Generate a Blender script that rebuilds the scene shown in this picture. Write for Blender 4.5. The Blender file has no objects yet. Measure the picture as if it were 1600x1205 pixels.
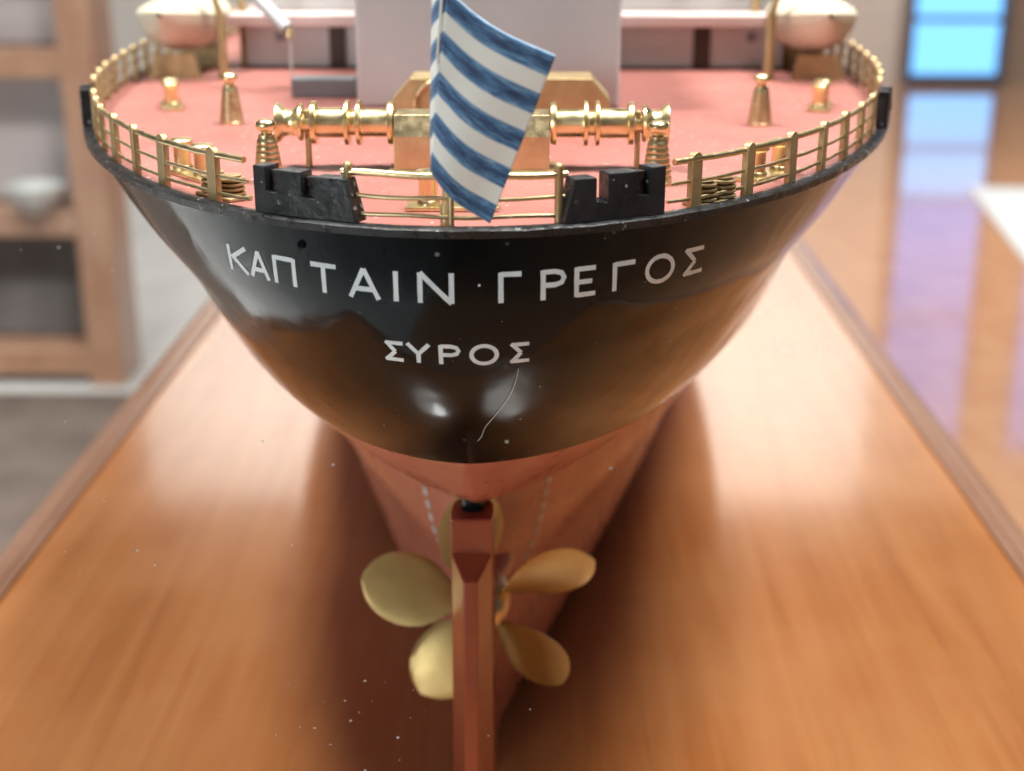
import bpy, math, random
from mathutils import Vector, Matrix
random.seed(7)
S = 0.01                      # everything below is written in centimetres
scene = bpy.context.scene
COL = scene.collection

# ------------------------------------------------------------------ camera
cam_d = bpy.data.cameras.new('camera'); cam = bpy.data.objects.new('camera', cam_d); COL.objects.link(cam)
scene.camera = cam
cam_d.sensor_width = 36.0; cam_d.lens = 50.0
cam_d.clip_start = 0.01; cam_d.clip_end = 60
cam.location = (1.52*S, -26.4*S, 25.2*S)
cam.rotation_euler = (math.radians(90-18.99), 0, math.radians(1.06))
cam_d.dof.use_dof = True; cam_d.dof.focus_distance = 0.298; cam_d.dof.aperture_fstop = 13.2
cam_d.dof.aperture_blades = 0

# ------------------------------------------------------------------ world (even light of the room) and lamps
world = bpy.data.worlds.new('World'); scene.world = world; world.use_nodes = True
wb = world.node_tree.nodes['Background']
wb.inputs[0].default_value = (0.95, 0.98, 1.0, 1); wb.inputs[1].default_value = 0.05

def area_lamp(name, loc, target, size, power, color, size_y=None, spread=180):
    d = bpy.data.lights.new(name, 'AREA'); d.energy = power; d.color = color
    d.spread = math.radians(spread); d.shape = 'RECTANGLE'; d.size = size; d.size_y = size_y or size
    o = bpy.data.objects.new(name, d); COL.objects.link(o)
    o.location = loc
    o.rotation_euler = (Vector(target)-Vector(loc)).to_track_quat('-Z', 'Y').to_euler()
    return o
area_lamp('overhead_lamp', (0.68, 0.20, 2.3), (0.0, 0.18, 0), 0.9, 76, (1.0, 0.975, 0.94), 0.6)
area_lamp('overhead_lamp', (-0.72, 0.28, 2.3), (0.0, 0.18, 0), 0.32, 54, (1.0, 0.98, 0.95), 0.32)
area_lamp('overhead_lamp', (0.7, -0.7, 2.2), (0.0, 0.05, 0.12), 0.5, 7, (1.0, 0.98, 0.95), 0.4)
area_lamp('window_light', (-1.35, -1.75, 0.36), (0.0, 0.05, 0.12), 0.9, 15, (0.93, 0.97, 1.0), 0.7)
area_lamp('overhead_lamp', (-2.1, 0.9, 2.4), (-2.15, 0.95, -0.7), 1.0, 50, (1.0, 0.985, 0.97), 0.8, 70)  # unseen lamp added to pool light on the stone floor mirrored in the hull
area_lamp('overhead_lamp', (-2.2, 2.4, 2.4), (-2.0, 2.7, -0.7), 1.0, 24, (1.0, 0.965, 0.93), 0.8, 95)  # unseen lamp added to brighten the cabinet side of the room
area_lamp('overhead_lamp', (2.3, 3.6, 2.5), (2.2, 3.5, -0.7), 1.6, 60, (1.0, 0.96, 0.92), 1.0, 95)  # unseen lamp added to brighten the polished floor at right

area_lamp('added_wall_light', (-1.4, 6.0, 3.05), (-1.2, 7.5, 1.6), 1.6, 98, (1.0, 0.97, 0.94), 0.5)  # pair of unseen lamps added to brighten the back wall mirrored in the base
area_lamp('added_wall_light', (1.4, 6.0, 3.05), (1.4, 7.5, 1.6), 1.6, 98, (1.0, 0.97, 0.94), 0.5)
vs = scene.view_settings
scene.display_settings.display_device = 'sRGB'
vs.view_transform = 'Standard'; vs.look = 'None'; vs.exposure = 0.42; vs.gamma = 1.0; vs.use_curve_mapping = False
scene.cycles.max_bounces = 8; scene.cycles.diffuse_bounces = 2; scene.cycles.transparent_max_bounces = 12
scene.cycles.caustics_reflective = False; scene.cycles.caustics_refractive = False
scene.cycles.sample_clamp_indirect = 4.0
scene.cycles.use_denoising = True

# ------------------------------------------------------------------ materials
def new_mat(name):
    m = bpy.data.materials.new(name); m.use_nodes = True
    nt = m.node_tree
    return m, nt, nt.nodes['Principled BSDF']

def coords(nt, scale=(1, 1, 1), kind='Object', loc=(0, 0, 0)):
    tc = nt.nodes.new('ShaderNodeTexCoord'); mp = nt.nodes.new('ShaderNodeMapping')
    mp.inputs['Scale'].default_value = scale; mp.inputs['Location'].default_value = loc
    nt.links.new(tc.outputs[kind], mp.inputs['Vector'])
    return mp.outputs['Vector']

def noise(nt, vec, scale, detail=4, rough=0.55, dist=0.0):
    n = nt.nodes.new('ShaderNodeTexNoise'); n.inputs['Scale'].default_value = scale
    n.inputs['Detail'].default_value = detail; n.inputs['Roughness'].default_value = rough
    n.inputs['Distortion'].default_value = dist
    nt.links.new(vec, n.inputs['Vector']); return n.outputs['Fac']

def ramp(nt, fac, stops):
    r = nt.nodes.new('ShaderNodeValToRGB'); cr = r.color_ramp
    while len(cr.elements) < len(stops): cr.elements.new(0.5)
    for e, (p, c) in zip(cr.elements, stops):
        e.position = p; e.color = (*c, 1) if len(c) == 3 else c
    nt.links.new(fac, r.inputs['Fac']); return r.outputs['Color']

def mixc(nt, fac, a, b):
    m = nt.nodes.new('ShaderNodeMix'); m.data_type = 'RGBA'
    for sock, v in ((m.inputs[0], fac), (m.inputs[6], a), (m.inputs[7], b)):
        if isinstance(v, (int, float)): sock.default_value = v
        elif isinstance(v, tuple): sock.default_value = (*v, 1) if len(v) == 3 else v
        else: nt.links.new(v, sock)
    return m.outputs[2]

def bump(nt, bs, h, strength, dist):
    b = nt.nodes.new('ShaderNodeBump'); b.inputs['Strength'].default_value = strength
    b.inputs['Distance'].default_value = dist
    nt.links.new(h, b.inputs['Height']); nt.links.new(b.outputs['Normal'], bs.inputs['Normal'])

def g3(v): return (v, v, v)

def paint(name, c1, c2, rough=(0.3, 0.5), nscale=60, bstr=0.25, bdist=0.0003, coat=0.0, specks=None, metallic=0.0, bscale=None, spec=0.5, smudge=None):
    """brushed paint or metal: two tones, uneven gloss, fine relief, optional pale flecks (spread, colour)"""
    m, nt, bs = new_mat(name)
    v = coords(nt)
    n1 = noise(nt, v, nscale, 5)
    col = ramp(nt, n1, [(0.3, c1), (0.7, c2)])
    if smudge:
        n5 = noise(nt, v, smudge[0], 6, 0.7, 0.8)
        col = mixc(nt, ramp(nt, n5, [(0.45, g3(0)), (0.75, g3(1))]), col, smudge[1])
    if specks:
        n3 = noise(nt, v, specks[0], 2, 0.5)
        mask = ramp(nt, n3, [(specks[1], g3(0)), (specks[1]+0.03, g3(1))])
        col = mixc(nt, mask, col, specks[2])
    nt.links.new(col, bs.inputs['Base Color'])
    n2 = noise(nt, v, nscale*2.3, 4)
    rr = nt.nodes.new('ShaderNodeMapRange'); rr.inputs[3].default_value = rough[0]; rr.inputs[4].default_value = rough[1]
    rr.inputs[1].default_value = 0.3; rr.inputs[2].default_value = 0.7
    nt.links.new(n2, rr.inputs[0]); nt.links.new(rr.outputs[0], bs.inputs['Roughness'])
    bs.inputs['Metallic'].default_value = metallic
    bs.inputs['Coat Weight'].default_value = coat; bs.inputs['Coat Roughness'].default_value = 0.06
    bs.inputs['Specular IOR Level'].default_value = spec
    if smudge: bs.inputs['Specular Tint'].default_value = (0.80, 0.92, 1.0, 1)
    n4 = noise(nt, v, bscale or nscale*3, 3)
    bump(nt, bs, n4, bstr, bdist)
    return m

M = {}
M['black'] = paint('black_gloss_paint', (0.0025, 0.003, 0.0035), (0.0045, 0.005, 0.006), (0.06, 0.18), 35, 0.42, 0.0013, 0.0, (900, 0.768, (0.45, 0.5, 0.48)), bscale=32, spec=0.24, smudge=(28, (0.010, 0.012, 0.014)))
M['black_rim'] = paint('worn_black_rim', (0.006, 0.007, 0.008), (0.02, 0.022, 0.025), (0.18, 0.5), 120, 0.6, 0.0006, 0.0, (700, 0.70, (0.30, 0.31, 0.33)), bscale=220)
M['black_cast'] = paint('black_casting_paint', (0.008, 0.009, 0.011), (0.02, 0.022, 0.026), (0.25, 0.5), 150, 0.55, 0.0006, 0.0, (520, 0.69, (0.3, 0.31, 0.33)), bscale=420)
M['slot'] = paint('rough_dark_wood', (0.012, 0.008, 0.006), (0.05, 0.032, 0.024), (0.4, 0.8), 300, 0.9, 0.0008)
M['red'] = paint('red_hull_paint', (0.42, 0.15, 0.105), (0.50, 0.195, 0.14), (0.22, 0.4), 30, 0.2, 0.0003, 0.15)
M['red_dark'] = paint('red_rudder_paint', (0.26, 0.052, 0.026), (0.36, 0.085, 0.042), (0.12, 0.26), 45, 0.25, 0.0003, 0.4)
M['deck'] = paint('deck_red_paint', (0.31, 0.108, 0.088), (0.37, 0.142, 0.118), (0.42, 0.62), 25, 0.2, 0.0003, 0.0, (620, 0.70, (0.78, 0.55, 0.48)))
M['brass'] = paint('satin_brass', (0.60, 0.47, 0.26), (0.76, 0.62, 0.38), (0.28, 0.46), 160, 0.35, 0.0002, 0, None, 1.0)
M['brass_dull'] = paint('tarnished_brass', (0.42, 0.31, 0.155), (0.60, 0.46, 0.26), (0.42, 0.6), 110, 0.45, 0.0003, 0, None, 0.85)
M['gold'] = paint('bright_polished_brass', (0.78, 0.62, 0.32), (0.90, 0.75, 0.44), (0.24, 0.42), 140, 0.2, 0.0002, 0, None, 1.0)
M['blade'] = paint('dull_bronze', (0.58, 0.42, 0.15), (0.68, 0.52, 0.22), (0.32, 0.48), 70, 0.25, 0.0002, 0, None, 0.45)
M['white'] = paint('white_model_paint', (0.50, 0.52, 0.52), (0.56, 0.58, 0.58), (0.4, 0.55), 40, 0.1, 0.0002)
M['pink'] = paint('pale_pink_paint', (0.72, 0.56, 0.53), (0.78, 0.63, 0.60), (0.4, 0.6), 40, 0.1, 0.0002)
M['cream'] = paint('cream_paint', (0.66, 0.59, 0.43), (0.72, 0.65, 0.50), (0.35, 0.5), 40, 0.1, 0.0002)
M['letter'] = paint('pale_blue_lettering', (0.58, 0.70, 0.78), (0.72, 0.83, 0.89), (0.4, 0.6), 260, 0.5, 0.0002)
M['dark'] = paint('dark_door_paint', (0.03, 0.016, 0.01), (0.05, 0.03, 0.02), (0.4, 0.6), 40)
M['grey'] = paint('grey_paint', (0.19, 0.21, 0.23), (0.26, 0.28, 0.30), (0.3, 0.5), 60)
M['thread'] = paint('white_thread', (0.75, 0.74, 0.7), (0.8, 0.8, 0.76), (0.6, 0.8), 90)
M['dust'] = paint('pale_dust', (0.62, 0.6, 0.56), (0.75, 0.73, 0.7), (0.6, 0.8), 90)

def wood(name, dark, mid, light, grain=(26, 1.1, 26), rough=(0.22, 0.36), coat=0.25):
    m, nt, bs = new_mat(name)
    v = coords(nt, grain)
    n1 = noise(nt, v, 3.4, 8, 0.68, 0.9)
    v2 = coords(nt, (grain[0]*4, grain[1]*1.5, grain[2]*4))
    n2 = noise(nt, v2, 5.0, 5, 0.65)
    c = ramp(nt, n1, [(0.15, dark), (0.5, mid), (0.9, light)])
    c = mixc(nt, ramp(nt, n2, [(0.42, g3(0)), (0.78, g3(0.28))]), c, dark)
    v3 = coords(nt, (5, 5, 5)); n3 = noise(nt, v3, 2.0, 3)
    c = mixc(nt, ramp(nt, n3, [(0.4, g3(0)), (0.7, g3(0.55))]), c, light)
    nt.links.new(c, bs.inputs['Base Color'])
    rr = nt.nodes.new('ShaderNodeMapRange'); rr.inputs[3].default_value = rough[0]; rr.inputs[4].default_value = rough[1]
    nt.links.new(n3, rr.inputs[0]); nt.links.new(rr.outputs[0], bs.inputs['Roughness'])
    bs.inputs['Coat Weight'].default_value = coat; bs.inputs['Coat Roughness'].default_value = 0.08
    bump(nt, bs, n2, 0.06, 0.0002)
    return m
M['wood'] = wood('varnished_base_wood', (0.24, 0.078, 0.022), (0.38, 0.138, 0.042), (0.48, 0.215, 0.085), rough=(0.12, 0.22), coat=0.9)
M['moulding'] = wood('moulding_wood', (0.15, 0.075, 0.045), (0.23, 0.12, 0.078), (0.30, 0.17, 0.115), rough=(0.15, 0.3))
M['cabinet'] = wood('cabinet_wood', (0.24, 0.12, 0.07), (0.35, 0.19, 0.12), (0.44, 0.27, 0.18), (6, 6, 1))
M['floor'] = wood('polished_floor_wood', (0.34, 0.15, 0.07), (0.46, 0.22, 0.11), (0.54, 0.29, 0.16), (3, 0.6, 3), (0.05, 0.10), 0.8)
M['panel'] = paint('pale_lilac_panel', (0.40, 0.36, 0.37), (0.46, 0.42, 0.43), (0.3, 0.5), 4)
M['wall'] = paint('room_wall_paint', (0.56, 0.51, 0.48), (0.62, 0.57, 0.54), (0.6, 0.8), 3)
M['stone'] = paint('pale_stone_floor', (0.42, 0.42, 0.42), (0.52, 0.52, 0.51), (0.25, 0.4), 6)
M['bluewall'] = paint('brown_wall_paint', (0.28, 0.21, 0.17), (0.33, 0.26, 0.21), (0.5, 0.7), 3)
M['rug'] = paint('dark_rug_wool', (0.07, 0.05, 0.04), (0.12, 0.09, 0.075), (0.8, 0.95), 8)
M['navy'] = paint('dark_navy_wall', (0.06, 0.10, 0.19), (0.09, 0.14, 0.25), (0.4, 0.6), 3)
M['mat'] = paint('pale_floor_rectangle', (0.40, 0.41, 0.42), (0.46, 0.47, 0.48), (0.6, 0.8), 8)
M['dark_cushion'] = paint('dark_fabric', (0.10, 0.09, 0.09), (0.16, 0.15, 0.15), (0.7, 0.9), 8)

def glow(name, col, strength):
    m = bpy.data.materials.new(name); m.use_nodes = True; nt = m.node_tree
    nt.nodes.remove(nt.nodes['Principled BSDF'])
    e = nt.nodes.new('ShaderNodeEmission'); e.inputs[0].default_value = (*col, 1); e.inputs[1].default_value = strength
    nt.links.new(e.outputs[0], nt.nodes['Material Output'].inputs[0]); return m
M['sky_pane'] = glow('blue_lit_window', (0.10, 0.33, 1.0), 1.0)
M['sky_pane_bright'] = glow('bright_blue_window', (0.20, 0.52, 1.0), 1.45)

m = bpy.data.materials.new('clear_case_glass'); m.use_nodes = True
m.node_tree.nodes.remove(m.node_tree.nodes['Principled BSDF'])
tb = m.node_tree.nodes.new('ShaderNodeBsdfTransparent'); tb.inputs[0].default_value = (0.985, 0.99, 0.985, 1)
m.node_tree.links.new(tb.outputs[0], m.node_tree.nodes['Material Output'].inputs[0])
M['glass'] = m

# flag cloth: woven stripes, blue dye streaked; the stripe position is stored as a UV
def flag_mat():
    m, nt, bs = new_mat('striped_ribbon')
    uv = nt.nodes.new('ShaderNodeUVMap'); uv.uv_map = 'UVMap'
    sep = nt.nodes.new('ShaderNodeSeparateXYZ'); nt.links.new(uv.outputs[0], sep.inputs[0])
    mp = nt.nodes.new('ShaderNodeMapping'); mp.inputs['Scale'].default_value = (2.2, 26, 1); nt.links.new(uv.outputs[0], mp.inputs['Vector'])
    n = noise(nt, mp.outputs[0], 2.0, 6, 0.7)
    mul = nt.nodes.new('ShaderNodeMath'); mul.operation = 'MULTIPLY'; mul.inputs[1].default_value = 4.5; nt.links.new(sep.outputs[1], mul.inputs[0])
    wob = nt.nodes.new('ShaderNodeMath'); wob.operation = 'MULTIPLY_ADD'; wob.inputs[1].default_value = 0.05; nt.links.new(n, wob.inputs[0]); nt.links.new(mul.outputs[0], wob.inputs[2])
    fr = nt.nodes.new('ShaderNodeMath'); fr.operation = 'FRACT'; nt.links.new(wob.outputs[0], fr.inputs[0])
    stripe = ramp(nt, fr.outputs[0], [(0.0, g3(1)), (0.04, g3(0)), (0.54, g3(0)), (0.58, g3(1))])
    ab = nt.nodes.new('ShaderNodeMath'); ab.operation = 'SUBTRACT'; ab.inputs[1].default_value = 0.29; nt.links.new(fr.outputs[0], ab.inputs[0])
    ac = nt.nodes.new('ShaderNodeMath'); ac.operation = 'ABSOLUTE'; nt.links.new(ab.outputs[0], ac.inputs[0])
    ad = nt.nodes.new('ShaderNodeMath'); ad.operation = 'MULTIPLY_ADD'; ad.inputs[1].default_value = 0.75; nt.links.new(ac.outputs[0], ad.inputs[0]); nt.links.new(n, ad.inputs[2])
    ae = nt.nodes.new('ShaderNodeMath'); ae.operation = 'SUBTRACT'; ae.inputs[1].default_value = 0.085; nt.links.new(ad.outputs[0], ae.inputs[0])
    blue = ramp(nt, ae.outputs[0], [(0.32, (0.006, 0.030, 0.10)), (0.47, (0.028, 0.10, 0.24)), (0.60, (0.10, 0.27, 0.50)), (0.75, (0.36, 0.56, 0.74))])
    c = mixc(nt, stripe, blue, (0.86, 0.88, 0.84))
    nt.links.new(c, bs.inputs['Base Color']); bs.inputs['Roughness'].default_value = 0.75
    bs.inputs['Sheen Weight'].default_value = 0.3
    wv = nt.nodes.new('ShaderNodeTexWave'); wv.inputs['Scale'].default_value = 22; wv.bands_direction = 'Y'
    nt.links.new(uv.outputs[0], wv.inputs['Vector'])
    bump(nt, bs, wv.outputs['Fac'], 0.6, 0.0004)
    return m
M['flag'] = flag_mat()

# ------------------------------------------------------------------ mesh helpers (cm)
class MB:
    def __init__(s): s.v = []; s.f = []; s.uv = None
    def quad_grid(s, rows, closed=False, flip=False):
        """rows: list of equal-length point lists"""
        b = len(s.v); n = len(rows[0])
        for r in rows: s.v += [tuple(p) for p in r]
        for i in range(len(rows)-1):
            for j in range(n if closed else n-1):
                k = (j+1) % n
                q = (b+i*n+j, b+i*n+k, b+(i+1)*n+k, b+(i+1)*n+j)
                s.f.append(q[::-1] if flip else q)
    def face(s, pts):
        b = len(s.v); s.v += [tuple(p) for p in pts]; s.f.append(tuple(range(b, b+len(pts))))
    def box(s, x0, x1, y0, y1, z0, z1):
        b = len(s.v)
        s.v += [(x, y, z) for z in (z0, z1) for y in (y0, y1) for x in (x0, x1)]
        s.f += [tuple(b+i for i in q) for q in ((0, 2, 3, 1), (4, 5, 7, 6), (0, 1, 5, 4), (2, 6, 7, 3), (0, 4, 6, 2), (1, 3, 7, 5))]
    def prism(s, poly, axis, a0, a1):
        """extrude a 2D polygon along an axis between a0 and a1"""
        def p3(p, a):
            return {'x': (a, p[0], p[1]), 'y': (p[0], a, p[1]), 'z': (p[0], p[1], a)}[axis]
        b = len(s.v); n = len(poly)
        s.v += [p3(p, a0) for p in poly] + [p3(p, a1) for p in poly]
        s.f.append(tuple(b+i for i in range(n))[::-1]); s.f.append(tuple(b+n+i for i in range(n)))
        for i in range(n):
            j = (i+1) % n
            s.f.append((b+i, b+j, b+n+j, b+n+i))
    def lathe(s, prof, origin=(0, 0, 0), axis='z', n=24):
        """prof: list of (radius, height)"""
        rows = []
        for r, h in prof:
            row = []
            for k in range(n):
                a = 2*math.pi*k/n; c, d = r*math.cos(a), r*math.sin(a)
                p = {'z': (c, d, h), 'x': (h, c, d), 'y': (c, h, d)}[axis]
                row.append((p[0]+origin[0], p[1]+origin[1], p[2]+origin[2]))
            rows.append(row)
        b = len(s.v)
        s.quad_grid(rows, True)
        s.f.append(tuple(b+k for k in range(n))[::-1])
        e = b+(len(rows)-1)*n
        s.f.append(tuple(e+k for k in range(n)))
    def tube(s, pts, r, n=8, cap=True):
        pts = [Vector(p) for p in pts]; rows = []
        for i, p in enumerate(pts):
            d = (pts[min(i+1, len(pts)-1)]-pts[max(i-1, 0)]).normalized()
            up = Vector((0, 0, 1)) if abs(d.z) < 0.9 else Vector((0, 1, 0))
            a = d.cross(up).normalized(); c = a.cross(d)
            rr = r[i] if isinstance(r, (list, tuple)) else r
            rows.append([p+a*rr*math.cos(2*math.pi*k/n)+c*rr*math.sin(2*math.pi*k/n) for k in range(n)])
        b = len(s.v); s.quad_grid(rows, True)
        if cap:
            s.f.append(tuple(b+k for k in range(n))[::-1]); e = b+(len(rows)-1)*n
            s.f.append(tuple(e+k for k in range(n)))
    def build(s, name, mat, parent=None, loc=(0, 0, 0), rz=0, smooth=None, bevel=0, fix=True):
        me = bpy.data.meshes.new(name)
        me.from_pydata([(x*S, y*S, z*S) for x, y, z in s.v], [], s.f)
        mats = mat if isinstance(mat, (list, tuple)) else [mat]
        for q in mats: me.materials.append(M[q] if isinstance(q, str) else q)
        if fix:
            import bmesh
            bm = bmesh.new(); bm.from_mesh(me); bmesh.ops.remove_doubles(bm, verts=bm.verts, dist=1e-7)
            bmesh.ops.recalc_face_normals(bm, faces=bm.faces); bm.to_mesh(me); bm.free()
        me.update()
        o = bpy.data.objects.new(name, me); COL.objects.link(o)
        o.location = (loc[0]*S, loc[1]*S, loc[2]*S); o.rotation_euler = (0, 0, rz)
        if parent: o.parent = parent
        if smooth is not None:
            for p in me.polygons: p.use_smooth = True
            if smooth < 180: me.set_sharp_from_angle(angle=math.radians(smooth))
        if bevel:
            bv = o.modifiers.new('bevel', 'BEVEL'); bv.width = bevel*S; bv.segments = 2; bv.limit_method = 'ANGLE'; bv.angle_limit = math.radians(35)
        return o

def empty(name, loc=(0, 0, 0), parent=None):
    o = bpy.data.objects.new(name, None); COL.objects.link(o); o.empty_display_size = 0.02
    o.location = tuple(c*S for c in loc)
    if parent: o.parent = parent
    return o
def tag(o, label=None, cat=None, group=None, kind=None):
    if label: o['label'] = label
    if cat: o['category'] = cat
    if group: o['group'] = group
    if kind: o['kind'] = kind
    return o
def clone(o, parent, loc=None, rz=None, mirror=False):
    c = o.copy(); COL.objects.link(c); c.parent = parent
    if loc is not None: c.location = tuple(q*S for q in loc)
    if rz is not None: c.rotation_euler = (0, 0, rz)
    if mirror: c.scale.x = -1
    for ch in list(o.children): clone(ch, c)
    return c

def pchip(tab):
    """monotone cubic through (x, y) pairs sorted by x"""
    xs = [a for a, _ in tab]; ys = [b for _, b in tab]; n = len(xs)
    h = [xs[i+1]-xs[i] for i in range(n-1)]; d = [(ys[i+1]-ys[i])/h[i] for i in range(n-1)]
    m = [0]*n; m[0] = d[0]; m[-1] = d[-1]
    for i in range(1, n-1):
        if d[i-1]*d[i] > 0:
            w1 = 2*h[i]+h[i-1]; w2 = h[i]+2*h[i-1]; m[i] = (w1+w2)/(w1/d[i-1]+w2/d[i])
    def f(x):
        if x <= xs[0]: return ys[0]
        if x >= xs[-1]: return ys[-1]
        i = max(k for k in range(n-1) if xs[k] <= x)
        t = (x-xs[i])/h[i]; t2 = t*t; t3 = t2*t
        return (2*t3-3*t2+1)*ys[i]+(t3-2*t2+t)*h[i]*m[i]+(-2*t3+3*t2)*ys[i+1]+(t3-t2)*h[i]*m[i+1]
    return f

# ------------------------------------------------------------------ the room around the case
fl = MB(); fl.box(-45, 700, -300, 756, -80, -70); tag(fl.build('floor', 'floor'), kind='structure')
fl = MB(); fl.box(-500, -45.2, -300, 756, -80, -70); tag(fl.build('floor_stone', 'stone'), kind='structure')
w = MB(); w.box(-500, 192, 750, 760, -70, 315); tag(w.build('wall_back', 'wall'), kind='structure')
w = MB(); w.box(192.2, 700, 750.5, 760, -70, 315); tag(w.build('wall_back_panelled', 'bluewall'), kind='structure')

def room_window(x0, x1, label):
    t = empty('window', ((x0+x1)/2, 749, -60)); tag(t, label, 'window', 'blue windows at the far end of the room')
    cx = (x0+x1)/2
    def bx(a, b, c, d, e, f):
        q = MB(); q.box(a-cx, b-cx, c-749, d-749, e+60, f+60); return q
    zs = [-66, -36, -8, 60, 140]
    for i in range(4):
        bx(x0+1.4, x1-1.4, 749.2, 750.2, zs[i]+1, zs[i+1]-1).build('pane', 'sky_pane_bright' if i in (0, 1) else 'sky_pane', t)
    for z in zs: bx(x0-1, x1+1, 747, 749.9, z-1.5, z+1.5).build('glazing_bar', 'navy', t)
    for x in (x0, x1): bx(x-1.5, x+1.5, 746.5, 750.1, -69, 142).build('frame', 'navy', t)
room_window(198, 246, 'tall blue lit window right beside the ship at the far end of the room')
room_window(272, 320, 'blue lit window cut by the right edge of the picture')

q = MB(); q.box(-45, 45, -55, 55, 0, 0.6)
o = q.build('floor_rectangle', 'mat', None, (187, 402, -70), math.radians(-7.6), bevel=0.2)  # flat pale rectangle laid on the floor
tag(o, 'pale flat rectangle lying on the polished floor at right', 'mat')

# cabinet with framed pale panels on the left
cb = empty('display_cabinet', (-150, 250, -70)); tag(cb, 'brown wooden cabinet with pale panels in the blurred left background', 'cabinet')
def cbx(name, mat, *a):
    q = MB(); q.box(*a); return q.build(name, mat, cb, bevel=0.4)
cbx('back_panel', 'cabinet', -90, 66, 12, 14, 6, 170)
for x in (-90, -38, 14, 60):
    cbx('post', 'cabinet', x, x+7, -2, 11.8, 0, 172)
for z in (2, 31, 62, 86, 120, 150):
    cbx('rail', 'cabinet', -84, 60.5, -1, 11.5, z, z+5.5)
for x0, x1 in ((-82.8, -38.2), (-30.8, 13.8), (21.2, 59.8)):
    for z0, z1 in ((36.7, 61.8), (67.7, 85.8), (91.7, 119.8), (125.7, 149.8)):
        cbx('panel', 'panel', x0, x1, 9, 11.3, z0, z1)
    cbx('lower_door', 'dark_cushion', x0, x1, 8.9, 11.2, 7.7, 30.8)
q = MB(); q.lathe([(0.5, 0), (2.4, 0), (2.6, 0.5), (4.2, 1.6), (5.4, 3.4), (5.9, 5.2), (5.6, 5.2), (5.0, 3.5), (3.6, 1.9), (0.4, 1.0)], n=32)
o = q.build('bowl', 'white', None, (-97, 247.5, -33.4), smooth=50); tag(o, 'white bowl on a shelf of the brown cabinet at left', 'bowl')
q = MB(); q.box(-120, 120, -60, 48, 0, 0.5); o = q.build('rug', 'rug', None, (-170, 195, -70), bevel=0.2); tag(o, 'dark brown rug on the floor before the cabinet at left', 'rug')

# ------------------------------------------------------------------ display case: base board, mouldings, glass
case = empty('display_case', (0, 60, 0)); tag(case, 'varnished wooden display case base with raised edge mouldings and glass', 'display case')
q = MB(); q.box(-20.1, 21.9, -65, 120, -3, 0); q.build('base_board', 'wood', case, bevel=0.2)
def moulding(x, side):
    q = MB()
    prof = [(0, 0.01), (0, 0.14), (0.1, 0.2), (0.32, 0.22), (0.38, 0.12), (0.46, 0.22), (1.2, 0.22), (1.32, 0.16), (1.35, 0.01)]
    q.prism([(side*a, b) for a, b in prof], 'y', -63.1, 119)
    o = q.build('edge_moulding', 'moulding', case, (x, 0, 0), smooth=40)
moulding(-18.7, -1); moulding(20.5, 1)
q = MB(); q.box(-20.0, 21.8, -64.9, -63.15, 0.01, 0.22); q.build('edge_moulding', 'moulding', case, bevel=0.2)
q = MB(); q.box(-18.6, 20.4, -63.0, -62.7, 0.02, 45); q.build('glass_pane', 'glass', case)
q = MB(); q.box(-19.8, -19.5, -62.6, 118, 0.23, 45); q.build('glass_pane', 'glass', case)
q = MB(); q.box(21.3, 21.6, -62.6, 118, 0.23, 45); q.build('glass_pane', 'glass', case)
# dust that sticks to the inner face of the near pane and on the base
q = MB()
def fleck(p, r):
    a = random.random()*6.3; n = 5; st = random.uniform(0.4, 1.0)
    q.face([(p[0]+r*math.cos(a+k*6.283/n), p[1], p[2]+r*st*math.sin(a+k*6.283/n)) for k in range(n)])
for k in range(90):
    u = random.random()
    x = random.gauss(-0.8, 2.6); z = random.uniform(3.0, 22)
    if random.random() < 0.45: x = random.gauss(-2.2, 1.2); z = random.uniform(7, 11.5)
    if random.random() < 0.15: x = random.uniform(-7.5, -5.5); z = random.uniform(13, 20)
    fleck((x, -62.65, z), random.choice((0.008, 0.012, 0.016, 0.03)))
tag(q.build('dust_flecks', 'dust', case, fix=False), kind='stuff')

# ------------------------------------------------------------------ the ship model
ship = empty('ship_model'); tag(ship, 'black and red cargo ship model with brass fittings seen from its stern', 'ship model')
DECK = 19.15; TOP = 19.22; WL = 13.25
y0f = pchip([(0, 10.9), (8.6, 10.6), (9.3, 10.3), (9.8, 9.4), (10.25, 7.8), (10.7, 6.6), (11.9, 4.8), (13.4, 2.9), (15.15, 1.25), (16.7, 0.38), (18.1, 0.04), (19.3, 0.0)])
Bf = pchip([(0, 5.0), (0.5, 7.6), (1.5, 10.0), (4, 11.8), (7, 12.5), (13, 12.75), (16, 12.8), (19.3, 12.92)])
LZ = [0, 4.6, 7.2, 10, 11.5, 12.8, 14.2, 15.7, 17.5, 19.3]
Lf = pchip(list(zip(LZ, [58, 57.6, 50.5, 48.9, 47.2, 45.5, 45.8, 43.8, 35.0, 26.5])))
ef = pchip(list(zip(LZ, [1.02, 1.008, 0.84, 0.758, 0.676, 0.612, 0.57, 0.537, 0.505, 0.5])))
LEN = 150.0
def half(y, z):
    t = (y-y0f(z))/Lf(z)
    if t <= 0: return 0.0
    b = Bf(z)*(1-(1-min(t, 1))**2)**ef(z)
    if y > 112: b *= max(0.0, 1-((y-112)/(LEN-112))**2)**0.8
    return b
def hully(x, z):
    r = min(abs(x)/Bf(z), 0.999)
    return y0f(z)+Lf(z)*(1-math.sqrt(1-r**(1/ef(z))))
def wl(y): return WL-0.155*min(max(y-2.6, 0), 16)
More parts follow.
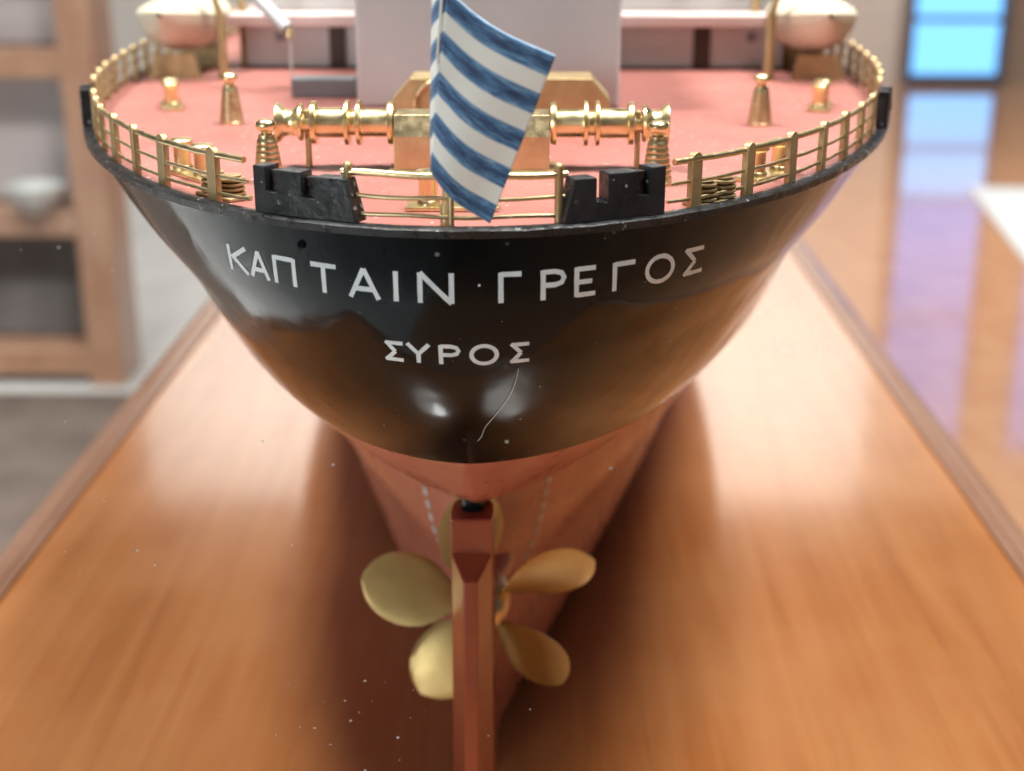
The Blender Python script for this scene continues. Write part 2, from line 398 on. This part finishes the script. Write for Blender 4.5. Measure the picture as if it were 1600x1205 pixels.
def hull_row(zfun, N=56):
    """one strip of points round the stern; zfun(y) gives the height of the strip"""
    L = []
    for i in range(N+15):
        z = zfun(6.0)
        for _ in range(12):
            y0, ln = y0f(z), Lf(z)
            if i <= N: y = y0+ln*(i/N)**2
            elif i <= N+6: y = y0+ln+(112-y0-ln)*(i-N)/6
            else: y = 112+(LEN-112)*(i-N-6)/8
            z = 0.5*z+0.5*zfun(y)
        post = 0.28 if z < 9.2 else (0.28*max(0, (9.9-z)/0.7) if z < 9.9 else 0)
        L.append((max(half(y, z), post, 1e-5), y, z))
    return [(-x, y, z) for x, y, z in reversed(L)]+[(x, y, z) for x, y, z in L]
q = MB(); q.quad_grid([hull_row(lambda y, k=k: wl(y)+(TOP-wl(y))*k/34) for k in range(35)]); q.build('topside', 'black', ship, smooth=60)
zb = [0.0, 0.25, 0.6, 1, 1.6, 2.4, 3.4, 4.6, 5.8, 7, 7.8, 8.4, 8.8, 9.1, 9.3, 9.5, 9.7, 9.9, 10.1, 10.3, 10.5, 10.8, 11.1, 11.5, 11.9, 12.3, 12.7, WL]
q = MB(); q.quad_grid([hull_row(lambda y, f=z/WL: wl(y)*f) for z in zb])
r0 = hull_row(lambda y: 0.0); n = len(r0)
for i in range(n//2-1): q.face([r0[i], r0[i+1], r0[n-2-i], r0[n-1-i]])
q.build('bottom', 'red', ship, smooth=60)

# deck outline and things set along it
def outline(y, inset=0.0):
    """point on the starboard deck edge, moved in by inset along the normal"""
    x = half(y, TOP); e = 0.02
    x2 = half(y+e, TOP); d = Vector((x2-x, e)).normalized()
    return Vector((x-d.y*inset, y+d.x*inset)), math.atan2(d.y, d.x)
ysd = [27*(i/56)**2 for i in range(1, 57)] + [32, 40, 50, 62, 76, 92, 112, 120, 130, 140, 147]
q = MB(); rows = []
for y in ysd:
    p, _ = outline(y, 0.2); rows.append([(-p.x+2*p.x*k/12, p.y, DECK) for k in range(13)])
q.quad_grid(rows); q.build('deck', 'deck', ship)
# black rim that caps the shell, uneven as filed wood is
def rim_pts(ins, dz):
    L = []
    for s in (-1, 1):
        seq = [y for y in ysd if y < 100]
        seq = seq[::-1] if s < 0 else seq
        for y in seq:
            p, _ = outline(y, ins); L.append((s*p.x, p.y, TOP+dz))
        if s < 0: L.append((0, ins*1.0, TOP+dz))
    return L
q = MB(); a, b, c, d = rim_pts(-0.025, -0.17), rim_pts(-0.04, -0.02), rim_pts(0.04, 0.03), rim_pts(0.24, 0.02)
e = rim_pts(0.26, -0.15)
jit = [random.uniform(-0.010, 0.010) for _ in a]
b = [(x, y, z+j) for (x, y, z), j in zip(b, jit)]; c = [(x, y, z+j) for (x, y, z), j in zip(c, jit)]
q.quad_grid([a, b, c, d, e]); q.build('deck_rim', 'black_rim', ship, smooth=50)

# fairleads: black castings with two slots, bent along the deck edge
def fairlead(side, ya, yb, cols, backed=()):
    """cols: list of (width, height); ya inner end, yb outer end in y along the edge"""
    N = 40; pts = []
    for i in range(N+1):
        y = ya+(yb-ya)*i/N; p, _ = outline(y, 0.0); pts.append(Vector((p.x, p.y)))
    # three straight runs, as a casting filed from bar
    keys = [pts[0], pts[22], pts[N]]
    run = [(keys[1]-keys[0]).length, (keys[2]-keys[1]).length]; tot = sum(run)
    def at(s):
        s *= tot
        if s <= run[0]: d = (keys[1]-keys[0]).normalized(); p = keys[0]+d*s
        else: d = (keys[2]-keys[1]).normalized(); p = keys[1]+d*(s-run[0])
        return p, Vector((-d.y, d.x))
    brk = sorted(set([round(sum(w for w, _ in cols[:i]), 4) for i in range(len(cols)+1)] + [round(run[0]/tot, 4)]))
    def hat(s):
        acc = 0
        for w, h in cols:
            acc += w
            if s < acc: return h
        return cols[-1][1]
    q = MB(); TH = 0.42
    def P(s, off, z, lean=0.0):
        p, nrm = at(min(max(s, 0), 1)); r = p+nrm*off
        return (side*r.x, r.y, z)
    hs = [hat((brk[i]+brk[i+1])/2) for i in range(len(brk)-1)]
    z0 = TOP+0.03
    def lean(s, h):   # inner end slopes
        return s+(0.11*h if s == 0 else (0.02*h*0 if s == 1 else 0))
    F, Bk = 0.03, 0.03+TH
    for i in range(len(brk)-1):
        s0, s1, h = brk[i], brk[i+1], hs[i]
        q.face([P(s0, F, z0), P(s1, F, z0), P(lean(s1, h), F, z0+h), P(lean(s0, h), F, z0+h)])
        q.face([P(s0, Bk, z0), P(lean(s0, h), Bk, z0+h), P(lean(s1, h), Bk, z0+h), P(s1, Bk, z0)])
        q.face([P(lean(s0, h), F, z0+h), P(lean(s1, h), F, z0+h), P(lean(s1, h), Bk, z0+h), P(lean(s0, h), Bk, z0+h)])
        q.face([P(s0, F, z0), P(s0, Bk, z0), P(s1, Bk, z0), P(s1, F, z0)])
        hp = hs[i-1] if i else 0; hn = 0 if i == len(brk)-2 else hs[i+1]
        if hp < h: q.face([P(lean(s0, hp), F, z0+hp), P(lean(s0, h), F, z0+h), P(lean(s0, h), Bk, z0+h), P(lean(s0, hp), Bk, z0+hp)])
        if hn < h: q.face([P(lean(s1, hn), F, z0+hn), P(lean(s1, hn), Bk, z0+hn), P(lean(s1, h), Bk, z0+h), P(lean(s1, h), F, z0+h)])
    k = MB()
    for c_ in backed:
        s0 = sum(w for w, _ in cols[:c_])+0.004; s1 = s0+cols[c_][0]-0.008; za, zb_ = z0+cols[c_][1]-0.02, z0+min(cols[c_-1][1], cols[c_+1][1])-0.05
        ring = lambda z, j=0: [P(s0, 0.2+j, z), P(s1, 0.22+j, z), P(s1, Bk-0.02, z), P(s0, Bk-0.02, z)]
        k.quad_grid([ring(za), ring(za*0.6+zb_*0.4, 0.03), ring(zb_, -0.02)], True); k.face(ring(zb_, -0.02))
    return q, k
def fairlead_build(*a, **kw):
    q, k = fairlead(*a, **kw)
    o = q.build('fairlead', 'black_cast', ship, bevel=0.025)
    if k.v: k.build('slot_lining', 'slot', o)
    return o
fairlead_build(1, 0.34, 1.36, [(0.30, 0.86), (0.11, 0.36), (0.30, 0.92), (0.125, 0.42), (0.165, 0.96)], backed=(3,))
fairlead_build(-1, 0.32, 1.42, [(0.38, 0.84), (0.12, 0.40), (0.25, 0.90), (0.12, 0.44), (0.13, 0.94)], backed=(1, 3))
# side chocks further forward
q = MB(); q.box(-0.16, 0.16, -0.62, 0.62, 0, 0.34); q.box(-0.16, 0.16, -0.62, -0.22, 0.34, 0.98); q.box(-0.16, 0.16, 0.2, 0.62, 0.34, 0.98)
p, an = outline(13.1, 0.12); ck = q.build('side_chock', 'black_cast', ship, (p.x, p.y, TOP+0.03), an-math.pi/2, bevel=0.03)
clone(ck, ship, (-p.x, p.y, TOP+0.03), -(an-math.pi/2))
# small peg on the shell under the port fairlead
q = MB(); q.lathe([(0.02, 0.03), (0.085, 0.03), (0.09, 0.07), (0.075, 0.1), (0.02, 0.11)], axis='y', n=16)
yy = hully(-3.15, 18.72); q.build('peg', 'black', ship, (-3.15, yy-0.08, 18.72), math.radians(-27), smooth=40)

# ------------------------------------------------------------------ railings
RH = (1.04, 0.60, 0.25); RR = (0.068, 0.040, 0.040); INS = 0.30
def railing(side, y_a, y_b, posts):
    t = empty('railing', (0, 0, 0), ship)
    N = 26
    for k, (h, r) in enumerate(zip(RH, RR)):
        pts = []
        for i in range(N+1):
            y = y_a-0.05*k+(y_b-y_a)*i/N; p, _ = outline(y, INS)
            pts.append((side*p.x, p.y, DECK+h+0.008*math.sin(i*1.7+k)))
        q = MB(); q.tube(pts, r, 10); q.build('rail_bar', 'brass', t, smooth=60)
    for y in posts:
        p, an = outline(y, INS)
        rz = (an if side > 0 else math.pi-an)+random.uniform(-0.12, 0.12)
        c = bpy.data.objects.new('rail_post', POST); COL.objects.link(c); c.parent = t
        c.location = (side*p.x*S, p.y*S, DECK*S); c.rotation_euler = (random.uniform(-0.03, 0.03), random.uniform(-0.02, 0.02), rz)
        bv = c.modifiers.new('bevel', 'BEVEL'); bv.width = 0.015*S; bv.segments = 2; bv.limit_method = 'ANGLE'; bv.angle_limit = 0.7
# flat post with rounded head (master mesh, wide across the rail run)
q = MB(); w_, hh = 0.16, 1.03
prof = [(-w_*0.95, -0.02), (w_*0.95, -0.02)] + [(w_*math.cos(a), hh+w_*math.sin(a)) for a in [math.pi*k/8 for k in range(9)]]
q.prism(prof, 'y', -0.075, 0.075); tmp = q.build('rail_post', 'brass_dull', None, smooth=40); POST = tmp.data; bpy.data.objects.remove(tmp)
railing(1, 1.62, 12.3, [2.0, 3.25, 4.75, 6.3, 7.95, 9.65, 11.3])
railing(-1, 1.75, 12.3, [2.45, 4.15, 5.6, 7.3, 8.9, 10.4, 11.8])
railing(1, 14.1, 44, [15+1.75*k for k in range(17)])
railing(-1, 14.1, 44, [15+1.75*k for k in range(17)])
# stern run between the fairleads
t = empty('railing', (0, 0, 0), ship)
for k, (h, r) in enumerate(zip(RH, (0.072, 0.045, 0.045))):
    pts = []
    for i in range(15):
        x = -2.26+4.34*i/14; pts.append((x, 0.36+x*x/12.5, DECK+h+0.014*math.sin(i*0.9+k*2)-0.006*i/3))
    q = MB(); q.tube(pts, r, 10); q.build('rail_bar', 'brass', t, smooth=60)
for x, r in ((-2.14, 0.085), (-0.14, 0.06), (1.92, 0.085)):
    q = MB(); q.lathe([(r, -0.02), (r, 1.1), (r*1.1, 1.12), (r*1.15, 1.17), (r*0.8, 1.22), (r*0.3, 1.24)] if r > 0.07 else [(r, -0.02), (r, 1.0), (r*0.5, 1.04)], n=14)
    q.build('rail_post', 'brass_dull', t, (x, 0.36+x*x/12.5, DECK), smooth=50)

# ------------------------------------------------------------------ lettering painted on the stern
K = {}
K['Κ'] = [[(-1, -1), (-1, 1)], [(1, 1), (-0.75, 0.05)], [(-0.55, 0.15), (1, -1)]]
K['Α'] = [[(-1, -1), (0, 1)], [(0, 1), (1, -1)], [(-0.62, -0.35), (0.62, -0.35)]]
K['Π'] = [[(-1, -1), (-1, 1)], [(-1, 0.9), (1, 0.9)], [(1, 1), (1, -1)]]
K['Τ'] = [[(-1, 0.9), (1, 0.9)], [(0, 0.9), (0, -1)]]
K['Ι'] = [[(0, 1), (0, -1)]]
K['Ν'] = [[(-0.85, -1), (-0.85, 1)], [(-0.85, 1), (0.85, -1)], [(0.85, -1), (0.85, 1)]]
K['Γ'] = [[(-0.8, -1), (-0.8, 1)], [(-0.8, 0.88), (1, 0.88)]]
K['Ρ'] = [[(-0.8, -1), (-0.8, 1)], [(-0.8, 0.88), (0.2, 0.88), (0.7, 0.75), (0.9, 0.45), (0.7, 0.12), (0.2, 0.0), (-0.8, 0.0)]]
K['Ε'] = [[(-0.8, -1), (-0.8, 1)], [(-0.8, 0.88), (0.9, 0.88)], [(-0.8, 0.0), (0.6, 0.0)], [(-0.8, -0.88), (0.9, -0.88)]]
K['Ο'] = [[(math.cos(2*math.pi*k/28), 0.93*math.sin(2*math.pi*k/28)) for k in range(29)]]
K['Σ'] = [[(1, 0.88), (-0.85, 0.88)], [(-0.85, 1.0), (0.15, 0.0)], [(0.15, 0.0), (-0.9, -1.0)], [(-0.95, -0.88), (1, -0.88)]]
K['Υ'] = [[(-1, 1), (0, -0.05)], [(1, 1), (0, -0.05)], [(0, 0.02), (0, -1)]]
K["'"] = [[(0, 1), (0, 0.5)]]
letters = empty('stern_lettering', (0, 0, 0), ship)
def letter(ch, xc, hw, zc, hh, sw, tilt=0.0):
    q = MB(); off = 0.004
    for st in K[ch]:
        off += 0.0015
        # densify
        pts = []
        for i in range(len(st)-1):
            nseg = max(1, int(6/(len(st)-1)))
            for k in range(nseg): pts.append((st[i][0]+(st[i+1][0]-st[i][0])*k/nseg, st[i][1]+(st[i+1][1]-st[i][1])*k/nseg))
        pts.append(st[-1])
        P = [Vector((xc+a*hw+tilt*b*hh, zc+b*hh)) for a, b in pts]
        closed = (P[0]-P[-1]).length < 1e-4
        rows = [[], [], []]
        for i, p in enumerate(P):
            a = P[i-1] if i else (P[-2] if closed else P[0]); b = P[i+1] if i < len(P)-1 else (P[1] if closed else P[-1])
            d = (b-a).normalized()
            slope = 1/math.sqrt(1+(2*p.x/12.0)**2)     # keep the painted width along the curved shell
            nrm = Vector((-d.y*slope, d.x))
            wv = sw*random.uniform(0.94, 1.06)/2
            for k, s_ in enumerate((-1, 0, 1)):
                r = p+nrm*wv*s_
                y = hully(r.x, r.y)
                e = 0.02
                nx = -(hully(r.x+e, r.y)-hully(r.x-e, r.y))/(2*e); nz = -(hully(r.x, r.y+e)-hully(r.x, r.y-e))/(2*e)
                nv = Vector((nx, 1, nz)).normalized()*off
                rows[k].append((r.x-nv.x, y-nv.y, r.y-nv.z))
        q.quad_grid(rows)
    q.build('letter', 'letter', letters, fix=False)
for ch, x, hw in (('Κ', -4.70, .22), ('Α', -4.18, .21), ('Π', -3.57, .22), ('Τ', -2.70, .27), ('Α', -1.86, .29), ('Ι', -1.22, .1), ('Ν', -0.44, .36),
                  ("'", 0.40, .1), ('Γ', 0.99, .22), ('Ρ', 1.82, .24), ('Ε', 2.46, .22), ('Γ', 3.23, .23), ('Ο', 4.0, .28), ('Σ', 4.74, .22)):
    small = ch == "'"
    letter(ch, x, hw, 18.06, 0.31 if not small else 0.09, 0.102 if not small else 0.045)
for ch, x, hw in (('Σ', -1.34, .19), ('Υ', -0.84, .22), ('Ρ', -0.22, .21), ('Ο', 0.47, .25), ('Σ', 1.17, .19)):
    letter(ch, x, hw, 16.60, 0.225, 0.088)

# draught marks on the run of the hull
for s in (-1, 1):
    for k in range(8):
        z = 9.0-0.42*k; q = MB(); y = 12.9
        rows = []
        for zz in (z, z+0.26):
            rows.append([(s*(half(y+dy, zz)+0.02), y+dy, zz) for dy in (-0.09, 0.09)])
        q.quad_grid(rows); q.build('draught_mark', 'letter', ship, fix=False)

# ------------------------------------------------------------------ rudder and propeller
rud = empty('rudder', (-0.12, 0, 0), ship)
q = MB()
sec = [(-0.53, 6.55), (0.53, 6.55), (0.57, 7.1), (0.52, 7.7), (0.3, 8.1), (0, 8.2), (-0.3, 8.1), (-0.52, 7.7), (-0.57, 7.1)]
q.prism(sec, 'z', 0.9, 10.25); q.build('blade', 'red_dark', rud, bevel=0.05)
q = MB()
rows = []
for z, dy in ((0.9, 0), (9.0, 0)):
    rows.append([(-0.52, 6.547, z), (-0.17, 5.6, z), (0.17, 5.6, z), (0.52, 6.547, z)])
b_, t_ = rows; t_ = [(-0.52, 6.547, 9.32), (-0.17, 5.6, 8.98), (0.17, 5.6, 8.98), (0.52, 6.547, 9.32)]
q.quad_grid([b_, t_]); q.face(t_); q.face(b_[::-1]); q.face([b_[0], b_[3], t_[3], t_[0]])
q.build('trailing_edge', 'red_dark', rud, bevel=0.04)
q = MB(); q.lathe([(0.3, 10.1), (0.3, 11.2)], (0, 7.3, 0), n=20); q.build('stock', 'black', rud, smooth=40)

PC = (0, 9.35, 6.45)
prop = empty('propeller', PC, ship)
q = MB(); q.lathe([(0.12, -1.0), (0.45, -0.9), (0.66, -0.65), (0.78, -0.15), (0.82, 0.5), (0.72, 0.9), (0.55, 1.3)], axis='y', n=28); q.build('hub', 'brass', prop, smooth=50)
q = MB()
cf = pchip([(0.16, 0.30), (0.3, 0.62), (0.5, 1.10), (0.68, 1.24), (0.82, 1.12), (0.92, 0.80), (0.975, 0.42), (1.0, 0.12)])
R = 3.42; front, back = [], []
rs = [0.16, 0.22, 0.3, 0.4, 0.5, 0.6, 0.7, 0.78, 0.85, 0.9, 0.94, 0.97, 0.99, 1.0]
for r in rs:
    pitch = math.atan(0.29/max(r, 0.2)); ch = cf(r); rowf, rowb = [], []
    for k in range(13):
        u = -1+2*k/12; c = u*ch; th = 0.075*(1-0.55*r)*math.sqrt(max(0, 1-u*u))+0.018
        tang = c*math.cos(pitch); ax = c*math.sin(pitch)
        ang = tang/max(r*R, 0.8)*0.8 + 0.10*(r-0.5)
        rad = r*R
        nx = Vector((-math.sin(pitch), 0, 0))
        x = rad*math.sin(ang); z = rad*math.cos(ang)
        rowf.append((x, ax-th, z)); rowb.append((x, ax+th, z))
    front.append(rowf); back.append(rowb)
loop = [f_+list(reversed(b_)) for f_, b_ in zip(front, back)]
q.quad_grid(loop, True); n = len(loop[0]); q.f.append(tuple(range(len(q.v)-n, len(q.v))))
bl = q.build('blade', 'blade', prop, smooth=60)
for k in range(5):
    o = bl if k == 0 else clone(bl, prop)
    o.rotation_euler = (0, math.radians(-8+72*k), 0)
q = MB(); q.lathe([(0.5, 0.0), (0.85, 1.2), (1.0, 3.0), (0.6, 5.0)], (0, 10.3, 6.45), axis='y', n=28); q.build('shaft_boss', 'red', ship, smooth=50)

# ------------------------------------------------------------------ deck fittings
def fitting(name): return empty(name, (0, 0, DECK), ship)
# tapered ventilator posts with a ball on top
vent = fitting('ventilator_post')
q = MB(); prof = [(0.345, -0.01), (0.345, 0.06)]
for k in range(7):
    z = 0.08+k*0.125; r = 0.33-0.12*(k/7); prof += [(r, z), (r+0.006, z+0.03), (r+0.002, z+0.08), (r-0.010, z+0.11)]
prof += [(0.19, 0.98), (0.19, 1.06), (0.12, 1.08)]
q.lathe(prof, n=28); q.build('cone', 'brass', vent, smooth=35)
q = MB(); q.lathe([(0.12, 1.07), (0.13, 1.14), (0.2, 1.17), (0.235, 1.25), (0.22, 1.33), (0.14, 1.39), (0.02, 1.41)], n=24); q.build('cap', 'gold', vent, smooth=50)
vent.location = (-4.5*S, 5.1*S, DECK*S)
for x, y in ((4.15, 5.0), (-7.1, 13.7), (7.7, 13.7)): clone(vent, ship, (x, y, DECK))
# double bollards
def make_bollard():
    b = fitting('double_bollard')
    q = MB(); q.box(-0.95, 0.95, -0.32, 0.32, 0, 0.1); q.build('base_plate', 'gold', b, bevel=0.03)
    for x in (-0.5, 0.5):
        q = MB(); q.lathe([(0.24, 0.1), (0.235, 0.16), (0.2, 0.2), (0.195, 0.62), (0.22, 0.66), (0.265, 0.69), (0.27, 0.76), (0.22, 0.8), (0.02, 0.82)], n=24)
        q.build('post', 'gold', b, (x, 0, 0), smooth=40)
    return b
bo = make_bollard(); bo.location = (-0.22*S, 2.25*S, DECK*S)
for x, y, a in ((-6.35, 5.75, -50), (6.75, 5.9, 50), (-9.6, 17.0, -75), (10.0, 17.0, 75)): clone(bo, ship, (x, y, DECK), math.radians(a))
# ribbed roller leads near the edge
ro = fitting('roller_lead')
q = MB(); q.box(-0.62, 0.62, -0.3, 0.3, 0, 0.09); q.build('base_plate', 'brass_dull', ro, bevel=0.03)
for x in (-0.3, 0.3):
    q = MB(); prof = [(0.2, 0.09)]
    for k in range(4):
        z = 0.1+0.1*k; prof += [(0.2, z), (0.29, z+0.02), (0.29, z+0.06), (0.2, z+0.085)]
    prof += [(0.22, 0.52), (0.05, 0.54)]
    q.lathe(prof, n=22); q.build('roller', 'brass_dull', ro, (x, 0, 0), smooth=35)
ro.location = (-5.15*S, 3.35*S, DECK*S); ro.rotation_euler.z = math.radians(-42)
clone(ro, ship, (5.15, 2.95, DECK), math.radians(42))

# mooring winch
wi = empty('mooring_winch', (0, 6.9, DECK), ship); AX = 1.05
q = MB(); q.prism([(-0.6, 0), (-0.6, 0.82), (-0.36, 1.3), (0.4, 1.33), (0.62, 0.82), (0.62, 0)], 'x', -1.82, 1.78)
q.build('gearbox', 'brass', wi, bevel=0.03)
q = MB(); q.box(-1.95, 1.9, -0.72, 0.72, 0, 0.05); q.build('bed_plate', 'brass_dull', wi, bevel=0.015)
dr = [(0.30, 0.0), (0.47, 0.0), (0.5, 0.06), (0.5, 0.13), (0.33, 0.16), (0.33, 0.72), (0.34, 0.76), (0.52, 0.78), (0.52, 0.86), (0.30, 0.9), (0.30, 1.02), (0.52, 1.05), (0.52, 1.13), (0.35, 1.16), (0.35, 1.78), (0.5, 1.81), (0.5, 1.92), (0.28, 1.95)]
we = [(0.22, 1.9), (0.22, 2.12), (0.42, 2.14), (0.44, 2.2), (0.33, 2.32), (0.30, 2.45), (0.34, 2.58), (0.46, 2.68), (0.47, 2.74), (0.3, 2.76)]
for s, x in ((1, 1.80), (-1, -1.84)):
    q = MB(); q.lathe([(r, s*h) for r, h in dr], (x, 0, AX), 'x', 28); q.build('drum', 'gold', wi, smooth=35)
    q = MB(); q.lathe([(r, s*h) for r, h in we], (x, 0, AX), 'x', 28); q.build('warping_end', 'gold', wi, smooth=50)
    q = MB(); xb = x+s*2.03; q.prism([(-0.12, 0), (0.12, 0), (0.09, AX-0.2), (0.2, AX), (0.16, AX+0.3), (-0.16, AX+0.3), (-0.2, AX), (-0.09, AX-0.2)], 'x', xb-0.06, xb+0.06)
    q.build('bearing_bracket', 'brass_dull', wi, bevel=0.02)
# octagonal brass housing behind the winch and hand wheel
ho = empty('brass_housing', (0.5, 12.4, DECK), ship)
q = MB(); q.prism([(-2.95, 0), (2.95, 0), (2.95, 0.85), (2.45, 1.42), (-2.45, 1.42), (-2.95, 0.85)], 'y', 0, 1.6); q.build('casing', 'brass_dull', ho, bevel=0.04)
q = MB(); q.tube([(-1.7+0.62*math.cos(2*math.pi*k/24), -0.14, 0.72+0.62*math.sin(2*math.pi*k/24)) for k in range(25)], 0.06, 8); q.build('hand_wheel', 'brass', ho, smooth=60)
# grey locker
q = MB(); q.box(-1, 1, -0.45, 0.45, 0, 0.62); q.build('deck_locker', 'grey', ship, (-5.3, 19.4, DECK), bevel=0.06)

# ------------------------------------------------------------------ superstructure
su = empty('deckhouse', (0, 0, DECK), ship)
def hb(name, mat, x0, x1, y0, y1, z0, z1, bv=0.05):
    q = MB(); q.box(x0, x1, y0, y1, z0, z1); return q.build(name, mat, su, bevel=bv)
hb('trunk', 'white', -3.95, 3.95, 16.9, 26.9, 0, 7.5, 0.12)
hb('lower_wall', 'white', -9.3, 10.5, 27.2, 44, 0, 1.55)
hb('promenade_edge', 'pink', -9.9, 11.1, 26.6, 44.2, 1.56, 1.98)
hb('upper_wall', 'white', -8.8, 11.0, 28.4, 43, 1.99, 5.5)
hb('wall_skirting', 'dark', -9.25, 10.45, 27.12, 27.19, 0.0, 0.09, 0)
for x in (-5.9, 7.5):
    hb('door', 'dark', x-0.3, x+0.3, 27.08, 27.195, 0.1, 1.5, 0.02)
for x in (-8.0, 9.3):
    q = MB(); q.lathe([(0.18, 27.1), (0.18, 27.195)], (x, 0, 1.15), 'y', 18); q.build('porthole', 'grey', su, smooth=40)
for x in (-7.6, -5.6, 6.8, 8.8, 10.6):
    hb('window', 'cabinet', x-0.34, x+0.34, 28.3, 28.39, 2.55, 3.1, 0.02)
# lifeboats on their chocks
def lifeboat(x):
    lb = empty('lifeboat', (x, 26, DECK), ship)
    q = MB(); rows = []
    for i in range(15):
        t = i/14; wd = 1.5*math.sin(math.pi*min(max(t, 0.001), 0.999))**0.55; dp = 1.3*math.sin(math.pi*min(max(t, 0.001), 0.999))**0.35
        rows.append([(wd*math.sin(a), -3.6+7.2*t, 2.1+0.25*(2*t-1)**2-dp*math.cos(a)) for a in [math.pi*(k/12-0.5) for k in range(13)]])
    q.quad_grid(rows); q.build('hull', 'cream', lb, smooth=60)
    q = MB(); rows = []
    for i in range(15):
        t = i/14; wd = 1.52*math.sin(math.pi*min(max(t, 0.001), 0.999))**0.55
        rows.append([(wd*math.sin(a), -3.6+7.2*t, 2.11+0.25*(2*t-1)**2+0.55*math.cos(a)*wd/1.5) for a in [math.pi*(k/8-0.5) for k in range(9)]])
    q.quad_grid(rows); q.build('cover', 'cream', lb, smooth=60)
    for y in (-2, 2):
        q = MB(); q.prism([(-0.9, 0), (0.9, 0), (0.7, 0.85), (-0.7, 0.85)], 'y', y-0.15, y+0.15); q.build('chock', 'brass_dull', lb)
        q = MB(); sx = -1 if x > 0 else 1
        q.tube([(sx*1.7, y, 0), (sx*1.7, y, 2.2), (sx*1.5, y, 2.9), (sx*0.9, y, 3.4), (0, y, 3.5)], [0.2, 0.16, 0.14, 0.12, 0.1], 10); q.build('davit', 'brass_dull', lb, smooth=60)
lifeboat(-11.2); lifeboat(11.2)
# white boom and its wire at port
q = MB(); q.tube([(-8.6, 22, 22.9), (-6.6, 20.5, 21.15)], [0.22, 0.22], 14); q.build('boom', 'white', ship, smooth=60)
q = MB(); q.lathe([(0.05, 0), (0.14, 0.06), (0.14, 0.3), (0.05, 0.36)], n=14); q.build('boom_block', 'brass', ship, (-6.5, 20.4, 20.85), smooth=40)
q = MB(); q.tube([(-6.5, 20.4, 20.9), (-6.5, 20.4, DECK)], 0.03, 6); q.build('boom_wire', 'thread', ship)

# ------------------------------------------------------------------ flag on its staff
fs = empty('ensign', (0, 0, DECK), ship)
q = MB(); q.lathe([(0.11, 0), (0.11, 0.4), (0.06, 0.46), (0.055, 9.0), (0.09, 9.05), (0.09, 9.2), (0.02, 9.28)], n=14); q.build('staff', 'brass_dull', fs, (-0.26, 0.62, 0), smooth=40)
A, Bc, Cc, Dc = Vector((-0.10, -0.42, 4.50)), Vector((1.82, -0.75, 3.39)), Vector((0.64, -0.72, 0.33)), Vector((-0.45, -0.35, 1.28))
q = MB(); NU, NV = 44, 52; rows = []; uvs = []
for j in range(NV+1):
    b = j/NV; row = []
    for i in range(NU+1):
        a = i/NU
        p = (A*(1-a)+Bc*a)*(1-b)+(Dc*(1-a)+Cc*a)*b
        sag = 0.16*math.sin(math.pi*a)*(1-0.5*a)
        p = p+Vector((-0.04*math.sin(math.pi*a), -0.10*math.sin(math.pi*a*1.3+b*1.2)+0.05*math.sin(5*a+3*b), -sag))
        row.append(p); uvs.append((a, b))
    rows.append(row)
q.quad_grid(rows); fo = q.build('cloth', 'flag', fs, fix=False, smooth=180)
def set_uv(o, uvs):
    uvl = o.data.uv_layers.new(name='UVMap')
    for lp in o.data.loops: uvl.data[lp.index].uv = uvs[lp.vertex_index]
set_uv(fo, uvs)
sm = fo.modifiers.new('thickness', 'SOLIDIFY'); sm.thickness = 0.035*S
# the hoist side folded back round the staff
q = MB(); rows = []; uvs = []
for j in range(31):
    b = j/30; row = []
    e0 = A*(1-b*0.98)+Dc*(b*0.98)
    for i in range(13):
        a = i/12; wdt = 0.27*(1-b)**0.8+0.02
        row.append(e0+Vector((-wdt*math.sin(a*1.9)*1.0-0.03*a, 0.02+0.5*(1-math.cos(a*1.9))*0.9, -0.22*a*(1-b))) ); uvs.append((-a*0.3, b*0.98-0.10*a))
    rows.append(row)
q.quad_grid(rows); ff = q.build('folded_hoist', 'flag', fs, fix=False, smooth=180); set_uv(ff, uvs)
sm = ff.modifiers.new('thickness', 'SOLIDIFY'); sm.thickness = 0.03*S
q = MB(); q.tube([(-0.19, -0.47, 5.6), (-0.2, -0.47, 4.4), (-0.27, -0.46, 3.6), (-0.3, -0.42, 3.2)], 0.022, 6); q.build('halyard', 'thread', fs, smooth=60)

# ------------------------------------------------------------------ small things lying about
q = MB(); pts = []
for k in range(26):
    t = k/25; x = 1.15-0.85*t+0.10*math.sin(t*5); z = 16.2-2.1*t
    x += 0.12*max(0, t-0.75)*4*math.sin(t*9)
    pts.append((x, hully(x, z)-0.03, z))
q.tube(pts, 0.005, 5); o = q.build('hair', 'thread', None); tag(o, 'fine pale hair clinging to the black stern below the lettering', 'hair')
